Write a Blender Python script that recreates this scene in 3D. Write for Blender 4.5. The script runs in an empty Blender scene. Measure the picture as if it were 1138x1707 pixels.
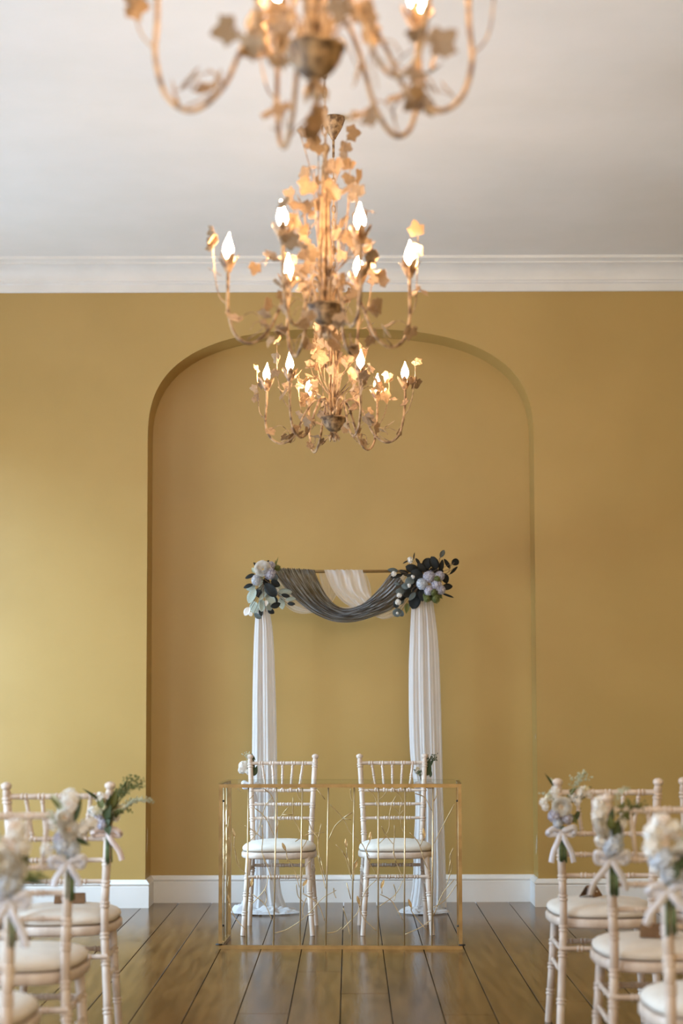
import bpy, math, random
from math import sin, cos, pi, radians, sqrt, exp, atan2
from mathutils import Vector, Matrix, noise

# ------------------------------------------------------------------ camera, world, lights, exposure
SC = bpy.context.scene
F, U0, V0 = 2900.0, 582.0, 960.0          # focal length and principal point in pixels of the 1138 x 1707 frame
TILT, ROLL, EYE = math.atan(212/2900.0), radians(-0.17), 1.143
cd = bpy.data.cameras.new('camera'); cam = bpy.data.objects.new('camera', cd); SC.collection.objects.link(cam)
cd.sensor_fit = 'VERTICAL'; cd.sensor_height = 36.0; cd.lens = F/1707*36
cd.shift_x = -(U0-569)/1707; cd.shift_y = (V0-853.5)/1707
CR = Matrix.Rotation(pi/2+TILT, 3, 'X') @ Matrix.Rotation(ROLL, 3, 'Z')
cam.location = (0, 0, EYE); cam.rotation_euler = CR.to_euler()
cd.dof.use_dof = True; cd.dof.focus_distance = 8.4; cd.dof.aperture_fstop = 2.35
cd.clip_start = 0.05
SC.camera = cam
SC.view_settings.view_transform = 'Standard'; SC.view_settings.look = 'None'
SC.view_settings.gamma = 1; SC.view_settings.use_curve_mapping = False
SC.view_settings.exposure = 0.15
w = bpy.data.worlds.new('world'); SC.world = w; w.use_nodes = True
w.node_tree.nodes['Background'].inputs[0].default_value = (0.75, 0.85, 1.0, 1)
w.node_tree.nodes['Background'].inputs[1].default_value = 1.0

def area(name, loc, rot, sx, sy, power, col, spread=180):
    l = bpy.data.lights.new(name, 'AREA'); l.shape = 'RECTANGLE'; l.size = sx; l.size_y = sy
    l.energy = power; l.color = col; l.spread = radians(spread)
    o = bpy.data.objects.new(name, l); SC.collection.objects.link(o)
    o.location = loc; o.rotation_euler = rot
    return o
XL, XR, YB, YF, YA, ZC = -3.1, 3.3, -3.0, 9.88, 10.13, 3.675   # room box; YF wall face, YA alcove back
WINS = [(7.55, 9.15), (4.2, 5.8), (0.8, 2.4)]                       # tall sash windows in the left wall
def aim_at(loc, tgt): return (Vector(tgt)-Vector(loc)).to_track_quat('-Z', 'Y').to_euler()
for i, (a, b) in enumerate(WINS):
    m = (a+b)/2                                                       # open sky seen above the trees, and light thrown up by the ground outside
    area('open_sky', (XL-3.4, m-.3, 5.0), aim_at((XL-3.4, m-.3, 5.0), (-1.2, m, .9)), 3.4, 3.6, [1420, 240, 900][i], (0.53, 0.85, 1.15))
    area('ground_bounce', (XL-.5, m, .75), aim_at((XL-.5, m, .75), (0, m, 3.2)), 1.3, .8, [84, 95, 125][i], (0.73, 0.91, 1.10))
area('rear_warm_fill', (0.5, YB+.06, 2.5), (pi/2, 0, 0), 4.2, 1.5, 170, (1.0, 0.77, 0.46))  # unseen warm fill light added behind the camera to brighten the walls frontally

# ------------------------------------------------------------------ helpers
def px(u, v, Y):
    """world point on the plane y = Y seen at photo pixel (u, v)"""
    d = CR @ Vector(((u-U0)/F, -(v-V0)/F, -1.0))
    return Vector((0, 0, EYE)) + d*(Y/d.y)

def tag(o, label=None, cat=None, group=None, kind=None):
    if label: o['label'] = label
    if cat: o['category'] = cat
    if group: o['group'] = group
    if kind: o['kind'] = kind
    return o
def empty(name, loc=(0, 0, 0), rz=0.0, parent=None):
    o = bpy.data.objects.new(name, None); SC.collection.objects.link(o)
    o.location = loc; o.rotation_euler = (0, 0, rz); o.empty_display_size = .05
    if parent: o.parent = parent
    return o
def copy_tree(o, parent=None):
    c = o.copy(); SC.collection.objects.link(c); c.parent = parent
    for ch in o.children: copy_tree(ch, c)
    return c
def catmull(P, n=6):
    P = [Vector(p) for p in P]
    if len(P) < 3: return P
    Q = [P[0]*2-P[1]] + P + [P[-1]*2-P[-2]]; out = []
    for i in range(1, len(Q)-2):
        a, b, c, d = Q[i-1:i+3]
        for k in range(n):
            t = k/n
            out.append(.5*((2*b)+(c-a)*t+(2*a-5*b+4*c-d)*t*t+(3*b-a-3*c+d)*t**3))
    out.append(P[-1]); return out

class MB:
    def __init__(s): s.v = []; s.f = []
    def add(s, V, Fc):
        n = len(s.v); s.v += [tuple(x) for x in V]; s.f += [tuple(i+n for i in f) for f in Fc]; return s
    def box(s, c, d, M=None):
        V = [Vector((c[0]+sx*d[0]/2, c[1]+sy*d[1]/2, c[2]+sz*d[2]/2)) for sz in (-1, 1) for sy in (-1, 1) for sx in (-1, 1)]
        if M: V = [M @ p for p in V]
        return s.add(V, [(0,2,3,1),(4,5,7,6),(0,1,5,4),(2,6,7,3),(0,4,6,2),(1,3,7,5)])
    def tube(s, P, r, seg=8, caps=True):
        P = [Vector(p) for p in P]; n = len(P)
        R = r if isinstance(r, (list, tuple)) else [r]*n
        T = [(P[min(i+1, n-1)]-P[max(i-1, 0)]).normalized() for i in range(n)]
        N = T[0].orthogonal().normalized(); V = []
        for i in range(n):
            N = (N - T[i]*N.dot(T[i]))
            N = N.normalized() if N.length > 1e-6 else T[i].orthogonal().normalized()
            B = T[i].cross(N)
            for k in range(seg):
                a = 2*pi*k/seg; V.append(P[i]+(N*cos(a)+B*sin(a))*R[i])
        Fc = [(i*seg+k, i*seg+(k+1) % seg, (i+1)*seg+(k+1) % seg, (i+1)*seg+k) for i in range(n-1) for k in range(seg)]
        if caps: Fc += [tuple(range(seg-1, -1, -1)), tuple((n-1)*seg+k for k in range(seg))]
        return s.add(V, Fc)
    def lathe(s, prof, c=(0, 0, 0), seg=16, M=None):
        V = []
        for r, z in prof:
            for k in range(seg):
                a = 2*pi*k/seg; p = Vector((r*cos(a), r*sin(a), z))
                V.append((M @ p if M else p)+Vector(c))
        n = len(prof)
        Fc = [(i*seg+k, i*seg+(k+1) % seg, (i+1)*seg+(k+1) % seg, (i+1)*seg+k) for i in range(n-1) for k in range(seg)]
        Fc += [tuple(range(seg-1, -1, -1)), tuple((n-1)*seg+k for k in range(seg))]
        return s.add(V, Fc)
    def grid(s, fn, nu, nv):
        V = [fn(i/nu, j/nv) for i in range(nu+1) for j in range(nv+1)]
        return s.add(V, [(i*(nv+1)+j, i*(nv+1)+j+1, (i+1)*(nv+1)+j+1, (i+1)*(nv+1)+j) for i in range(nu) for j in range(nv)])
    def mesh(s, name, mat, smooth=True):
        m = bpy.data.meshes.new(name); m.from_pydata(s.v, [], s.f)
        if smooth: m.shade_smooth()
        m.materials.append(mat); m.update(); return m
    def build(s, name, mat, parent=None, smooth=True, world=False, sharp=None):
        if world and parent:
            off = parent.location.copy()
            if parent.parent: off = off + parent.parent.location
            s.v = [tuple(Vector(p)-off) for p in s.v]
        m = s.mesh(name, mat, smooth)
        if smooth and sharp: m.set_sharp_from_angle(angle=radians(sharp))
        o = bpy.data.objects.new(name, m); SC.collection.objects.link(o)
        if parent: o.parent = parent
        return o
def put(name, me, parent, loc=(0, 0, 0), rot=None, sc=None):
    o = bpy.data.objects.new(name, me); SC.collection.objects.link(o); o.parent = parent; o.location = loc
    if rot is not None: o.rotation_euler = rot.to_euler() if isinstance(rot, Matrix) else rot
    if sc is not None: o.scale = sc if hasattr(sc, '__len__') else (sc, sc, sc)
    return o
def solid(o, t):
    m = o.modifiers.new('thick', 'SOLIDIFY'); m.thickness = t; m.offset = 0; return o

# ------------------------------------------------------------------ materials
def mat(name, c1, c2=None, rough=.5, scale=8.0, metal=0.0, bump=0.0, bscale=60.0, stretch=(1, 1, 1), spec=.5,
        coat=0.0, lo=.35, hi=.65, sheer=0.0, trans=0.0, rnd=0.0):
    m = bpy.data.materials.new(name); m.use_nodes = True; nt = m.node_tree; N = nt.nodes; L = nt.links
    b = N['Principled BSDF']; out = N['Material Output']
    b.inputs['Roughness'].default_value = rough; b.inputs['Metallic'].default_value = metal
    b.inputs['Specular IOR Level'].default_value = spec; b.inputs['Coat Weight'].default_value = coat
    b.inputs['Coat Roughness'].default_value = .15
    tc = N.new('ShaderNodeTexCoord'); mp = N.new('ShaderNodeMapping'); mp.inputs['Scale'].default_value = stretch
    L.new(tc.outputs['Object'], mp.inputs['Vector'])
    nz = N.new('ShaderNodeTexNoise'); nz.inputs['Scale'].default_value = scale; nz.inputs['Detail'].default_value = 5
    L.new(mp.outputs['Vector'], nz.inputs['Vector'])
    rp = N.new('ShaderNodeValToRGB'); c2 = c2 or c1
    rp.color_ramp.elements[0].position = lo; rp.color_ramp.elements[1].position = hi
    rp.color_ramp.elements[0].color = (*c1, 1); rp.color_ramp.elements[1].color = (*c2, 1)
    L.new(nz.outputs['Fac'], rp.inputs['Fac'])
    col = rp.outputs['Color']
    if rnd:
        oi = N.new('ShaderNodeObjectInfo'); hs = N.new('ShaderNodeHueSaturation'); mr = N.new('ShaderNodeMapRange')
        mr.inputs['To Min'].default_value = 1-rnd; mr.inputs['To Max'].default_value = 1+rnd
        L.new(oi.outputs['Random'], mr.inputs['Value']); L.new(mr.outputs['Result'], hs.inputs['Value'])
        L.new(col, hs.inputs['Color']); col = hs.outputs['Color']
    L.new(col, b.inputs['Base Color'])
    if bump:
        n2 = N.new('ShaderNodeTexNoise'); n2.inputs['Scale'].default_value = bscale; n2.inputs['Detail'].default_value = 4
        L.new(mp.outputs['Vector'], n2.inputs['Vector'])
        bp = N.new('ShaderNodeBump'); bp.inputs['Strength'].default_value = bump; bp.inputs['Distance'].default_value = .01
        L.new(n2.outputs['Fac'], bp.inputs['Height']); L.new(bp.outputs['Normal'], b.inputs['Normal'])
    sh = b.outputs['BSDF']
    if trans:
        t = N.new('ShaderNodeBsdfTranslucent'); L.new(col, t.inputs['Color']); mx = N.new('ShaderNodeMixShader')
        mx.inputs[0].default_value = trans; L.new(sh, mx.inputs[1]); L.new(t.outputs[0], mx.inputs[2]); sh = mx.outputs[0]
    if sheer:
        t = N.new('ShaderNodeBsdfTransparent'); mx = N.new('ShaderNodeMixShader'); lw = N.new('ShaderNodeLayerWeight')
        lw.inputs['Blend'].default_value = .35; mr = N.new('ShaderNodeMapRange')
        mr.inputs['To Min'].default_value = sheer; mr.inputs['To Max'].default_value = sheer*.15
        L.new(lw.outputs['Facing'], mr.inputs['Value']); L.new(mr.outputs['Result'], mx.inputs[0])
        L.new(sh, mx.inputs[1]); L.new(t.outputs[0], mx.inputs[2]); sh = mx.outputs[0]
    L.new(sh, out.inputs['Surface'])
    return m
def emis(name, col, s):
    m = bpy.data.materials.new(name); m.use_nodes = True; b = m.node_tree.nodes['Principled BSDF']
    b.inputs['Base Color'].default_value = (*col, 1); b.inputs['Emission Color'].default_value = (*col, 1)
    b.inputs['Emission Strength'].default_value = s; return m

M_wall = mat('mustard_wall_paint', (.435, .284, .075), (.465, .306, .086), rough=.46, scale=2.2, bump=.05, bscale=160, spec=.9)
M_ceil = mat('white_ceiling_paint', (.84, .835, .82), (.87, .86, .85), rough=.8, scale=3, bump=.04, bscale=40, spec=.2)
M_white = mat('white_gloss_trim', (.80, .80, .79), (.84, .84, .83), rough=.35, scale=5, spec=.4)
M_chip = mat('bare_plaster_chip', (.80, .76, .70), (.6, .5, .4), rough=.8, scale=80)
M_sub = mat('dark_subfloor', (.012, .008, .005), (.02, .014, .01), rough=.9)
M_plank = mat('polished_oak', (.045, .019, .005), (.20, .102, .033), rough=.20, scale=5, stretch=(6, .55, 4), bump=.06, bscale=12, spec=.40, coat=.0, lo=.3, hi=.72, rnd=.12)
M_lime = mat('limewashed_wood', (.56, .45, .37), (.76, .67, .60), rough=.42, scale=14, stretch=(1, 1, .3), bump=.05, bscale=60)
M_ivory = mat('ivory_seat_fabric', (.70, .65, .58), (.76, .71, .64), rough=.8, scale=20, bump=.1, bscale=300, spec=.2)
M_shadowgap = mat('dark_seam', (.22, .16, .11), rough=.9)
M_gold = mat('brushed_gold_frame', (.31, .205, .09), (.42, .285, .13), rough=.42, metal=.8, scale=20, bump=.04, bscale=90)
M_palegold = mat('pale_gold_rod', (.66, .52, .30), (.74, .60, .38), rough=.36, metal=.8, scale=20)
M_wire = mat('dark_gold_wire', (.42, .30, .15), (.62, .47, .27), rough=.4, metal=.6, scale=30)
M_goldleaf = mat('gold_leaf_blade', (.42, .25, .10), (.55, .35, .15), rough=.4, metal=.6, scale=60)
M_black = mat('black_rubber', (.012, .011, .010), rough=.6)
M_sheer = mat('white_chiffon', (.90, .90, .92), (.93, .93, .94), rough=.9, scale=10, sheer=.24, trans=.4, spec=.1)
M_tulle = mat('thin_white_tulle', (.86, .84, .82), (.90, .88, .86), rough=.9, scale=10, sheer=.55, trans=.4, spec=.1)
M_grey = mat('crinkled_grey_gauze', (.10, .085, .075), (.42, .46, .51), rough=.85, scale=3.0, stretch=(2.2, 14, 1), bump=.9, bscale=7, lo=.42, hi=.60, sheer=.18, trans=.25, spec=.15)
_nt = M_grey.node_tree; _tc = next(n for n in _nt.nodes if n.type == 'TEX_COORD'); _mp = next(n for n in _nt.nodes if n.type == 'MAPPING')
_nt.links.new(_tc.outputs['UV'], _mp.inputs['Vector'])
M_iron = mat('distressed_cream_iron', (.15, .08, .035), (.56, .37, .20), rough=.5, scale=38, bump=.3, bscale=120, lo=.38, hi=.58)
M_irondark = mat('dark_antique_iron', (.09, .05, .022), (.40, .26, .13), rough=.5, scale=45, bump=.3, bscale=120, lo=.40, hi=.62)
M_ironleaf = mat('distressed_cream_leaf', (.17, .09, .04), (.56, .38, .21), rough=.55, scale=30, bump=.35, bscale=90, lo=.34, hi=.62, rnd=.25)
M_bulb = emis('glowing_candle_bulb', (1.0, .68, .41), 225.0)
M_wick = mat('ivory_candle_sleeve', (.78, .66, .50), rough=.6)
M_leafdark = mat('dark_eucalyptus', (.007, .008, .008), (.022, .025, .024), rough=.6, scale=30, rnd=.3, spec=.25)
M_leafsage = mat('sage_lambs_ear', (.26, .31, .26), (.48, .53, .46), rough=.85, scale=25, rnd=.15)
M_leafgrey = mat('grey_eucalyptus', (.06, .085, .09), (.14, .17, .17), rough=.7, scale=25, rnd=.2)
M_leafgreen = mat('olive_foliage', (.07, .09, .02), (.17, .19, .05), rough=.6, scale=40, rnd=.2)
M_leafmoss = mat('dark_green_foliage', (.025, .045, .015), (.06, .09, .03), rough=.6, scale=40)
M_leafpale = mat('pale_green_foliage', (.36, .40, .28), (.55, .58, .44), rough=.7, scale=30)
M_petal = mat('white_petal', (.90, .88, .84), (.94, .92, .88), rough=.7, scale=30, trans=.3)
M_cream = mat('cream_petal', (.80, .74, .52), (.86, .82, .68), rough=.7, scale=30, trans=.15)
M_blue = mat('pale_blue_floret', (.36, .44, .56), (.74, .78, .84), rough=.75, scale=110)
M_lilac = mat('lilac_floret', (.24, .24, .36), (.70, .70, .78), rough=.75, scale=110)
M_stem = mat('green_stem', (.05, .08, .025), (.19, .25, .11), rough=.6, scale=30)
M_twig = mat('brown_twig', (.10, .06, .03), (.2, .13, .07), rough=.7, scale=30)
M_ribbon = mat('white_satin_ribbon', (.76, .76, .82), (.84, .84, .90), rough=.45, scale=20, trans=.2)
M_ribbonpink = mat('blush_satin_ribbon', (.78, .66, .62), (.84, .72, .68), rough=.45, scale=20, trans=.2)
M_card = mat('kraft_card', (.16, .085, .035), (.20, .11, .05), rough=.7, scale=40)
def glass_mat():
    m = bpy.data.materials.new('clear_table_glass'); m.use_nodes = True; nt = m.node_tree; N = nt.nodes
    g = N.new('ShaderNodeBsdfGlossy'); g.inputs['Roughness'].default_value = .03
    t = N.new('ShaderNodeBsdfTransparent'); t.inputs['Color'].default_value = (.95, .965, .95, 1)
    fr = N.new('ShaderNodeFresnel'); fr.inputs['IOR'].default_value = 1.12; mx = N.new('ShaderNodeMixShader')
    mx.inputs[0].default_value = .07; nt.links.new(t.outputs[0], mx.inputs[1]); nt.links.new(g.outputs[0], mx.inputs[2])
    nt.links.new(mx.outputs[0], N['Material Output'].inputs['Surface']); return m
M_glass = glass_mat()

# ------------------------------------------------------------------ room shell
def struct(o): o['kind'] = 'structure'; return o
AL = px(242.3, 1420, YF).x; AR = px(896.8, 1440, YF).x; AC = (AL+AR)/2; HW = (AR-AL)/2
ZS = px(568, 735, YF).z; ZT = px(568, 548, YF).z
ARCH = []
NA = 64
for i in range(NA+1):
    a = pi - pi*i/NA; e = 2/2.72
    ARCH.append((AC+HW*math.copysign(abs(cos(a))**e, cos(a)), ZS+(ZT-ZS)*abs(sin(a))**e))
b = MB()
for i in range(NA):
    (x0, z0), (x1, z1) = ARCH[i], ARCH[i+1]
    b.add([(x0, YF, z0), (x1, YF, z1), (x1, YF, ZC), (x0, YF, ZC)], [(0, 1, 2, 3)])
for x0, x1 in ((XL, AL), (AR, XR)):
    b.add([(x0, YF, 0), (x1, YF, 0), (x1, YF, ZC), (x0, YF, ZC)], [(0, 1, 2, 3)])
wall = struct(b.build('wall_back', M_wall, smooth=False))
b = MB(); OUT = [(AL, 0)] + ARCH + [(AR, 0)]
for i in range(len(OUT)-1):
    (x0, z0), (x1, z1) = OUT[i], OUT[i+1]
    b.add([(x0, YF, z0), (x0, YA, z0), (x1, YA, z1), (x1, YF, z1)], [(0, 1, 2, 3)])
b.build('alcove_reveal', M_wall, wall, smooth=True, sharp=30)
MB().add([(AL-.05, YA, 0), (AR+.05, YA, 0), (AR+.05, YA, ZT+.1), (AL-.05, YA, ZT+.1)], [(0, 1, 2, 3)]).build('alcove_panel', M_wall, wall, smooth=False)
# small knocks where the paint has come off both reveals
def chip(x, sgn, y, z, s, sd):
    rr = random.Random(sd); b = MB(); c = Vector((x+sgn*.0012, y, z)); n = 11
    ring = [c+Vector((0, .011*cos(2*pi*k/n)*rr.uniform(.6, 1.2)*s, .034*sin(2*pi*k/n)*rr.uniform(.6, 1.2)*s)) for k in range(n)]
    back = [p-Vector((sgn*.0014, 0, 0)) for p in ring]
    f = [tuple(range(n))] + [(k, (k+1) % n, n+(k+1) % n, n+k) for k in range(n)]
    b.add(ring+back, f).build('paint_chip', M_chip, wall, smooth=False)
chip(AL, 1, YF+.09, .39, 1.2, 1); chip(AL, 1, YF+.07, .33, .8, 2)
chip(AR, -1, YF+.06, .355, 1.1, 3); chip(AR, -1, YF+.10, .315, .9, 4); chip(AR, -1, YF+.07, .95, .4, 5)
def plane_wall(name, P, m): return struct(MB().add(P, [(0, 1, 2, 3)]).build(name, m, smooth=False))
plane_wall('wall_right', [(XR, YB, 0), (XR, YF, 0), (XR, YF, ZC), (XR, YB, ZC)], M_wall)
plane_wall('wall_front', [(XL, YB, 0), (XR, YB, 0), (XR, YB, ZC), (XL, YB, ZC)], M_wall)
plane_wall('ceiling', [(XL, YB, ZC), (XR, YB, ZC), (XR, YF, ZC), (XL, YF, ZC)], M_ceil)
b = MB(); ys = [YB]+[y for wn in sorted(WINS) for y in wn]+[YF]
for i in range(0, len(ys), 2):
    b.add([(XL, ys[i], 0), (XL, ys[i+1], 0), (XL, ys[i+1], ZC), (XL, ys[i], ZC)], [(0, 1, 2, 3)])
for a_, c_ in WINS:
    for z0, z1 in ((0, .45), (2.85, ZC)):
        b.add([(XL, a_, z0), (XL, c_, z0), (XL, c_, z1), (XL, a_, z1)], [(0, 1, 2, 3)])
struct(b.build('wall_left', M_wall, smooth=False))
for i, (a_, c_) in enumerate(WINS):
    b = MB()
    for y in (a_+.025, c_-.025): b.box((XL-.03, y, 1.65), (.06, .05, 2.4))
    for z in (.475, 1.65, 2.825): b.box((XL-.03, (a_+c_)/2, z), (.058, c_-a_-.1, .05))
    b.box((XL-.03, (a_+c_)/2, 1.65), (.03, .025, 2.3))
    struct(b.build('window_%d' % (i+1), M_white, smooth=False))
# skirting board: moulded profile mitred round the alcove
def sweep_profile(path, prof, name, i0, i1):
    n = len(path); offs = []
    for i in range(n):
        def nrm(a, c):
            d = Vector((c[0]-a[0], c[1]-a[1])).normalized(); return Vector((d.y, -d.x))
        if i == 0: m = nrm(path[0], path[1]); k = 1
        elif i == n-1: m = nrm(path[-2], path[-1]); k = 1
        else:
            a1, a2 = nrm(path[i-1], path[i]), nrm(path[i], path[i+1]); m = (a1+a2).normalized(); k = 1/max(.3, m.dot(a1))
        offs.append(m*k)
    b = MB(); V = []
    for i in range(i0, i1+1):
        for t, z in prof: V.append((path[i][0]+offs[i].x*t, path[i][1]+offs[i].y*t, z))
    p = len(prof); Fc = [(i*p+j, i*p+j+1, (i+1)*p+j+1, (i+1)*p+j) for i in range(i1-i0) for j in range(p-1)]
    b.add(V, Fc); return struct(b.build(name, M_white, smooth=True, sharp=25))
SK = [(.022, .0), (.022, .118), (.019, .121), (.019, .124), (.024, .128), (.025, .134), (.019, .140), (.014, .147), (.009, .154), (0, .156)]
PATH = [(XL, YF), (AL, YF), (AL, YA), (AR, YA), (AR, YF), (XR, YF)]
sweep_profile(PATH, SK, 'baseboard_left', 0, 1); sweep_profile(PATH, SK, 'baseboard_back', 1, 4); sweep_profile(PATH, SK, 'baseboard_right', 4, 5)
CN = [(0, 3.504), (.016, 3.504), (.020, 3.509), (.020, 3.545), (.024, 3.549), (.036, 3.551), (.036, 3.560), (.041, 3.562)]
for k in range(9):
    a = k/8*pi/2; CN.append((.045+.085*(1-cos(a)), 3.564+.075*sin(a)))
CN += [(.134, 3.641), (.134, 3.649), (.150, 3.653), (.170, 3.660), (.172, 3.668), (.172, ZC)]
sweep_profile([(XL, YF), (XR, YF)], CN, 'trim_1', 0, 1).name = 'trim_1'

# floor: individual oak boards running towards the alcove
fl = struct(MB().add([(XL, YB, -.022), (XR, YB, -.022), (XR, YA, -.022), (XL, YA, -.022)], [(0, 1, 2, 3)]).build('floor', M_sub, smooth=False))
rb = random.Random(12); PW = .1894; x0 = -.038
k0 = math.floor((XL-x0)/PW)
END = {2: [7.9], -2: [7.35], -3: [7.0, 9.2], 3: [7.62], 4: [7.62], 1: [6.6]}
for k in range(k0, math.ceil((XR-x0)/PW)):
    xa, xb = max(XL, x0+k*PW)+.0017, min(XR, x0+(k+1)*PW)-.0017
    if xb-xa < .02: continue
    cuts = [YB]; y = YB+rb.uniform(1.2, 3.6)
    while y < YA-1.5: cuts.append(y); y += rb.uniform(2.6, 4.4)
    cuts.append(YA-.001)
    for a_, c_ in zip(cuts[:-1], cuts[1:]):
        dz = rb.uniform(-.0006, .0003); B = .0016
        a2, c2 = a_+.0006, c_-.0006
        V = [(xa, a2, -.02), (xb, a2, -.02), (xb, c2, -.02), (xa, c2, -.02),
             (xa, a2, dz-B), (xb, a2, dz-B), (xb, c2, dz-B), (xa, c2, dz-B),
             (xa+B, a2+.0005, dz), (xb-B, a2+.0005, dz), (xb-B, c2-.0005, dz), (xa+B, c2-.0005, dz)]
        Fc = [(8, 9, 10, 11)]+[(i, (i+1) % 4, 4+(i+1) % 4, 4+i) for i in range(4)]+[(4+i, 4+(i+1) % 4, 8+(i+1) % 4, 8+i) for i in range(4)]
        MB().add(V, Fc).build('plank', M_plank, fl, smooth=False)

# ------------------------------------------------------------------ limewashed bamboo-turned chairs
def turned(P, r0, r1, rings, n=8, seg=12, rr=1.22):
    """tube along P whose surface carries pairs of turned beads at the given fractions"""
    C = catmull(P, 10); L = [0]
    for i in range(1, len(C)): L.append(L[-1]+(C[i]-C[i-1]).length)
    T = L[-1]
    def at(s):
        s = max(0, min(T, s)); i = 1
        while i < len(L)-1 and L[i] < s: i += 1
        t = (s-L[i-1])/max(1e-9, L[i]-L[i-1]); return C[i-1].lerp(C[i], t)
    S = [(T*i/n, 1.0) for i in range(n+1)]
    for q in rings:
        s = q*T; w_ = .0045
        S = [z for z in S if abs(z[0]-s) > .016]
        S += [(s-.0135, 1), (s-.0115, .90), (s-.009, rr), (s-.004, rr), (s-.0015, .92), (s+.0015, .92), (s+.004, rr), (s+.009, rr), (s+.0115, .90), (s+.0135, 1)]
    S.sort(); b = MB()
    return b.tube([at(s) for s, _ in S], [(r0+(r1-r0)*s/T)*m for s, m in S], seg)
def seat_outline(k, n, grow=0.0):
    a = 2*pi*k/n; c_, s_ = cos(a), sin(a); e = 2/3.1
    x = math.copysign(abs(c_)**e, c_); y = math.copysign(abs(s_)**e, s_)
    wd = .178+.014*y
    return x*(wd+grow), y*(.190+grow)
def make_chair():
    t = empty('chiavari_chair')
    NS = 48
    b = MB(); V = []
    for g, z in ((-.006, .383), (.004, .386), (.008, .392), (.008, .410), (.004, .416), (-.004, .418), (-.03, .418)):
        for k in range(NS):
            x, y = seat_outline(k, NS, g); V.append((x, y, z))
    nr = 7
    b.add(V, [(i*NS+k, i*NS+(k+1) % NS, (i+1)*NS+(k+1) % NS, (i+1)*NS+k) for i in range(nr-1) for k in range(NS)]
          + [tuple(range(NS-1, -1, -1)), tuple((nr-1)*NS+k for k in range(NS))])
    b.build('seat_frame', M_lime, t, sharp=40)
    b = MB(); V = []; prof = [(-.006, .4185), (0.0, .4225), (.004, .430), (.002, .440), (-.008, .450), (-.03, .459), (-.07, .466), (-.12, .469), (-.17, .470)]
    for g, z in prof:
        for k in range(NS):
            x, y = seat_outline(k, NS, g); V.append((x, y, z))
    nr = len(prof)
    b.add(V, [(i*NS+k, i*NS+(k+1) % NS, (i+1)*NS+(k+1) % NS, (i+1)*NS+k) for i in range(nr-1) for k in range(NS)]
          + [tuple(range(NS-1, -1, -1)), tuple((nr-1)*NS+k for k in range(NS))])
    cu = b.build('seat_cushion', M_ivory, t)
    pts = []
    for k in range(NS+1):
        x, y = seat_outline(k % NS, NS, .0015); pts.append((x, y, .4215))
    MB().tube(pts, .0013, 6, False).build('piping', M_shadowgap, cu)
    for s in (-1, 1):
        p = turned([(s*.172, -.222, 0), (s*.158, -.192, .25), (s*.150, -.178, .42), (s*.153, -.184, .55), (s*.160, -.202, .70), (s*.169, -.231, .874)],
                   .0135, .0135, [.16, .34, .44, .56, .64, .72, .82, .965], n=20)
        top = Vector((s*.169, -.231, .874)); d = Vector((s*.05, -.16, 1)).normalized()
        M = Vector((0, 0, 1)).rotation_difference(d).to_matrix()
        p.lathe([(.0135, -.002), (.0105, .003), (.0115, .006), (.0165, .011), (.0180, .018), (.0165, .024), (.010, .029), (.004, .031)], top, 12, M)
        p.build('back_post', M_lime, t, sharp=60)
        turned([(s*.172, .186, 0), (s*.158, .168, .2), (s*.146, .150, .395)], .0125, .015, [.28, .52, .74], n=10).build('front_leg', M_lime, t, sharp=60)
    def yb(z): return -.180-.05*max(0, (z-.5)/.37)**1.5
    def xb(z): return .1505+.0185*max(0, (z-.45)/.42)**1.3
    R5 = [.24, .38, .5, .62, .76]
    turned([(-xb(.856), yb(.856), .856), (xb(.856), yb(.856), .856)], .0095, .0095, [1/6, 2/6, 3/6, 4/6, 5/6], n=8, seg=10).build('top_rail', M_lime, t, sharp=60)
    for z in (.712, .640, .567):
        turned([(-xb(z), yb(z), z), (xb(z), yb(z), z)], .0078, .0078, R5, n=8, seg=10, rr=1.3).build('back_rail', M_lime, t, sharp=60)
    for k in range(5):
        f = (k-2)/2
        turned([(f*.106, yb(.848), .852), (f*.086, yb(.720), .716)], .0062, .0062, [.06, .48, .94], n=6, seg=8, rr=1.3).build('spindle', M_lime, t, sharp=60)
    for (xa, ya), (xc, yc), z in (((-.158, .170), (.158, .170), .293), ((-.161, -.198), (.161, -.198), .318)):
        turned([(xa, ya, z), (xc, yc, z)], .0085, .0085, [.2, .36, .5, .64, .8], n=6, seg=8, rr=1.28).build('stretcher', M_lime, t, sharp=60)
    for s in (-1, 1):
        for z in (.240, .315):
            turned([(s*.161, -.198, z), (s*.155, .168, z-.01)], .008, .008, [.33, .66], n=6, seg=8, rr=1.28).build('stretcher', M_lime, t, sharp=60)
    return t
proto = make_chair(); used = [False]
def chair(x, y, rz, label, group):
    o = proto if not used[0] else copy_tree(proto); used[0] = True
    o.location = (x, y, 0); o.rotation_euler = (0, 0, rz); o.scale = (1, 1, .98)
    for key in ('label', 'category', 'group'):
        if key in o: del o[key]
    return tag(o, label, 'chair', group)
gA = 'chairs facing the room behind the glass table'; gL = 'guest chairs on the left of the aisle'; gR = 'guest chairs on the right of the aisle'
def cx(u, Y): return px(u, 1450, Y).x
CH = {}
CH['fl'] = chair(cx(466.5, 8.87), 8.87, pi-.02, 'limewashed bamboo-style chair behind the left half of the glass table', gA)
CH['fr'] = chair(cx(658.5, 8.87), 8.87, pi+.03, 'limewashed bamboo-style chair behind the right half of the glass table', gA)
for k_ in ('fl', 'fr'): CH[k_].scale = (1, 1, .972)
CH['r1'] = chair(.878, 6.16, -.02, 'limewashed guest chair on the right, farthest of its aisle seats, with a small tent card', gR)
CH['r1b'] = chair(1.310, 6.22, 0, 'limewashed guest chair cut off at the right edge, second in the far right row', gR)
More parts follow.
